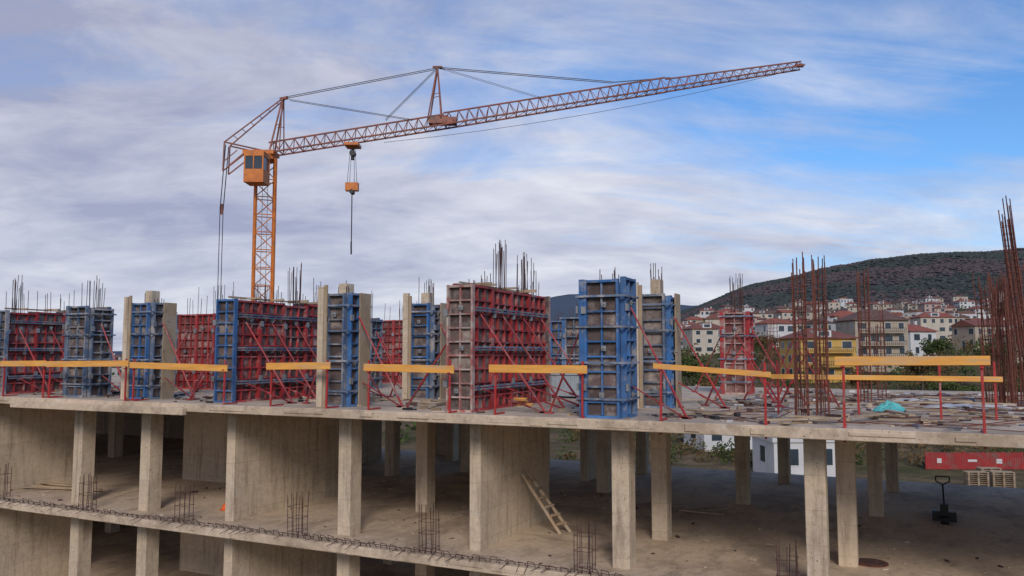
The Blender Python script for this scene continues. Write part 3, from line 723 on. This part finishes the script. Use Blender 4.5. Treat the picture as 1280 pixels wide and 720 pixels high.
# ------------------------------------------------------------------ world
w=bpy.data.worlds.new('World'); scene.world=w; w.use_nodes=True; nt=w.node_tree; nt.nodes.clear()
sd=V((.40,-.76,.50)).normalized(); el=math.asin(sd.z); az=math.atan2(sd.x,sd.y)
out=N(nt,'ShaderNodeOutputWorld'); sky=N(nt,'ShaderNodeTexSky',sky_type='NISHITA'); sky.sun_disc=False; sky.sun_elevation=el; sky.sun_rotation=az; sky.air_density=1.0; sky.dust_density=.4; sky.ozone_density=2.5
bg1=N(nt,'ShaderNodeBackground'); bg1.inputs[1].default_value=.125
tint=mix(nt,1.0,sky.outputs[0],(.62,.92,1.22),'MULTIPLY'); nt.links.new(tint,bg1.inputs[0])
tc=N(nt,'ShaderNodeTexCoord')
def math_(op,a,b=None,clamp=False):
    n=N(nt,'ShaderNodeMath',operation=op); n.use_clamp=clamp
    for i,vv in enumerate((a,b)):
        if vv is None: continue
        if hasattr(vv,'links'): nt.links.new(vv,n.inputs[i])
        else: n.inputs[i].default_value=vv
    return n.outputs[0]
sx=N(nt,'ShaderNodeSeparateXYZ'); nt.links.new(tc.outputs['Generated'],sx.inputs[0])
X,Y,Z=sx.outputs
zc=math_('ADD',math_('MAXIMUM',Z,0),.26)
lat=math_('ADD',math_('MULTIPLY',X,C_),math_('MULTIPLY',Y,S_)); dep=math_('ADD',math_('MULTIPLY',X,-S_),math_('MULTIPLY',Y,C_))
cbn=N(nt,'ShaderNodeCombineXYZ'); nt.links.new(math_('DIVIDE',lat,zc),cbn.inputs[0]); nt.links.new(math_('DIVIDE',dep,zc),cbn.inputs[1])
def cl(rot,sc,scale,detail,rough,dist,off=(0,0,0)):
    mp=N(nt,'ShaderNodeMapping'); mp.inputs['Rotation'].default_value=(0,0,math.radians(rot)); mp.inputs['Scale'].default_value=sc; mp.inputs['Location'].default_value=off
    nt.links.new(cbn.outputs[0],mp.inputs['Vector']); return nz(nt,mp.outputs[0],scale,detail,rough,dist)
n1=cl(-45,(.8,1.2,1),1.5,10,.60,.7); n2=cl(-58,(.5,2.3,1),2.0,11,.64,.9,(3,1,0)); n3=cl(10,(1,1,1),.7,4,.5,.3,(7,2,0)); n4=cl(-40,(.9,1.5,1),3.2,10,.60,.4,(1,5,0))
mrv=N(nt,'ShaderNodeMapRange'); mrv.interpolation_type='SMOOTHSTEP'; mrv.inputs[1].default_value=.30; mrv.inputs[2].default_value=.04; mrv.inputs[3].default_value=0; mrv.inputs[4].default_value=.28
nt.links.new(Z,mrv.inputs[0])
cov=math_('ADD',math_('MULTIPLY',n1,.6),math_('MULTIPLY',n2,.5)); cov=math_('ADD',cov,math_('MULTIPLY',n3,.25))
cov=math_('ADD',cov,math_('MULTIPLY',lat,-.34)); cov=math_('ADD',cov,math_('MULTIPLY',Z,-.25)); cov=math_('ADD',cov,mrv.outputs[0]); cov=math_('ADD',cov,.025)
fac=ramp(nt,cov,.44,.76)
tone=math_('ADD',math_('MULTIPLY',n4,.5),math_('MULTIPLY',n3,.4))
tone=math_('ADD',tone,math_('MULTIPLY',n1,.55))
tone=math_('ADD',tone,math_('MULTIPLY',Z,-.26)); tone=math_('ADD',tone,math_('MULTIPLY',lat,.12))
ccol=ramp(nt,tone,.50,.84,(.38,.40,.55,1),(.80,.81,.88,1))
bg2=N(nt,'ShaderNodeBackground'); nt.links.new(ccol,bg2.inputs[0]); bg2.inputs[1].default_value=.98
ms=N(nt,'ShaderNodeMixShader'); nt.links.new(math_('MULTIPLY',fac,.95),ms.inputs[0]); nt.links.new(bg1.outputs[0],ms.inputs[1]); nt.links.new(bg2.outputs[0],ms.inputs[2])
nt.links.new(ms.outputs[0],out.inputs[0])
l=bpy.data.lights.new('sun','SUN'); l.energy=2.0; l.angle=math.radians(18); l.color=(1,.90,.78)
so=bpy.data.objects.new('sun',l); scene.collection.objects.link(so); so.rotation_euler=sd.to_track_quat('Z','Y').to_euler(); so.location=(20,-40,60)
# ------------------------------------------------------------------ camera
c=bpy.data.cameras.new('camera'); co=bpy.data.objects.new('camera',c); scene.collection.objects.link(co); scene.camera=co
co.location=(0,0,CZ); co.rotation_euler=(math.pi/2+PIT,0,YAW); c.sensor_width=36; c.lens=36*1000/1280; c.clip_start=.1; c.clip_end=30000
scene.view_settings.view_transform='Standard'; scene.view_settings.look='None'; scene.view_settings.exposure=0
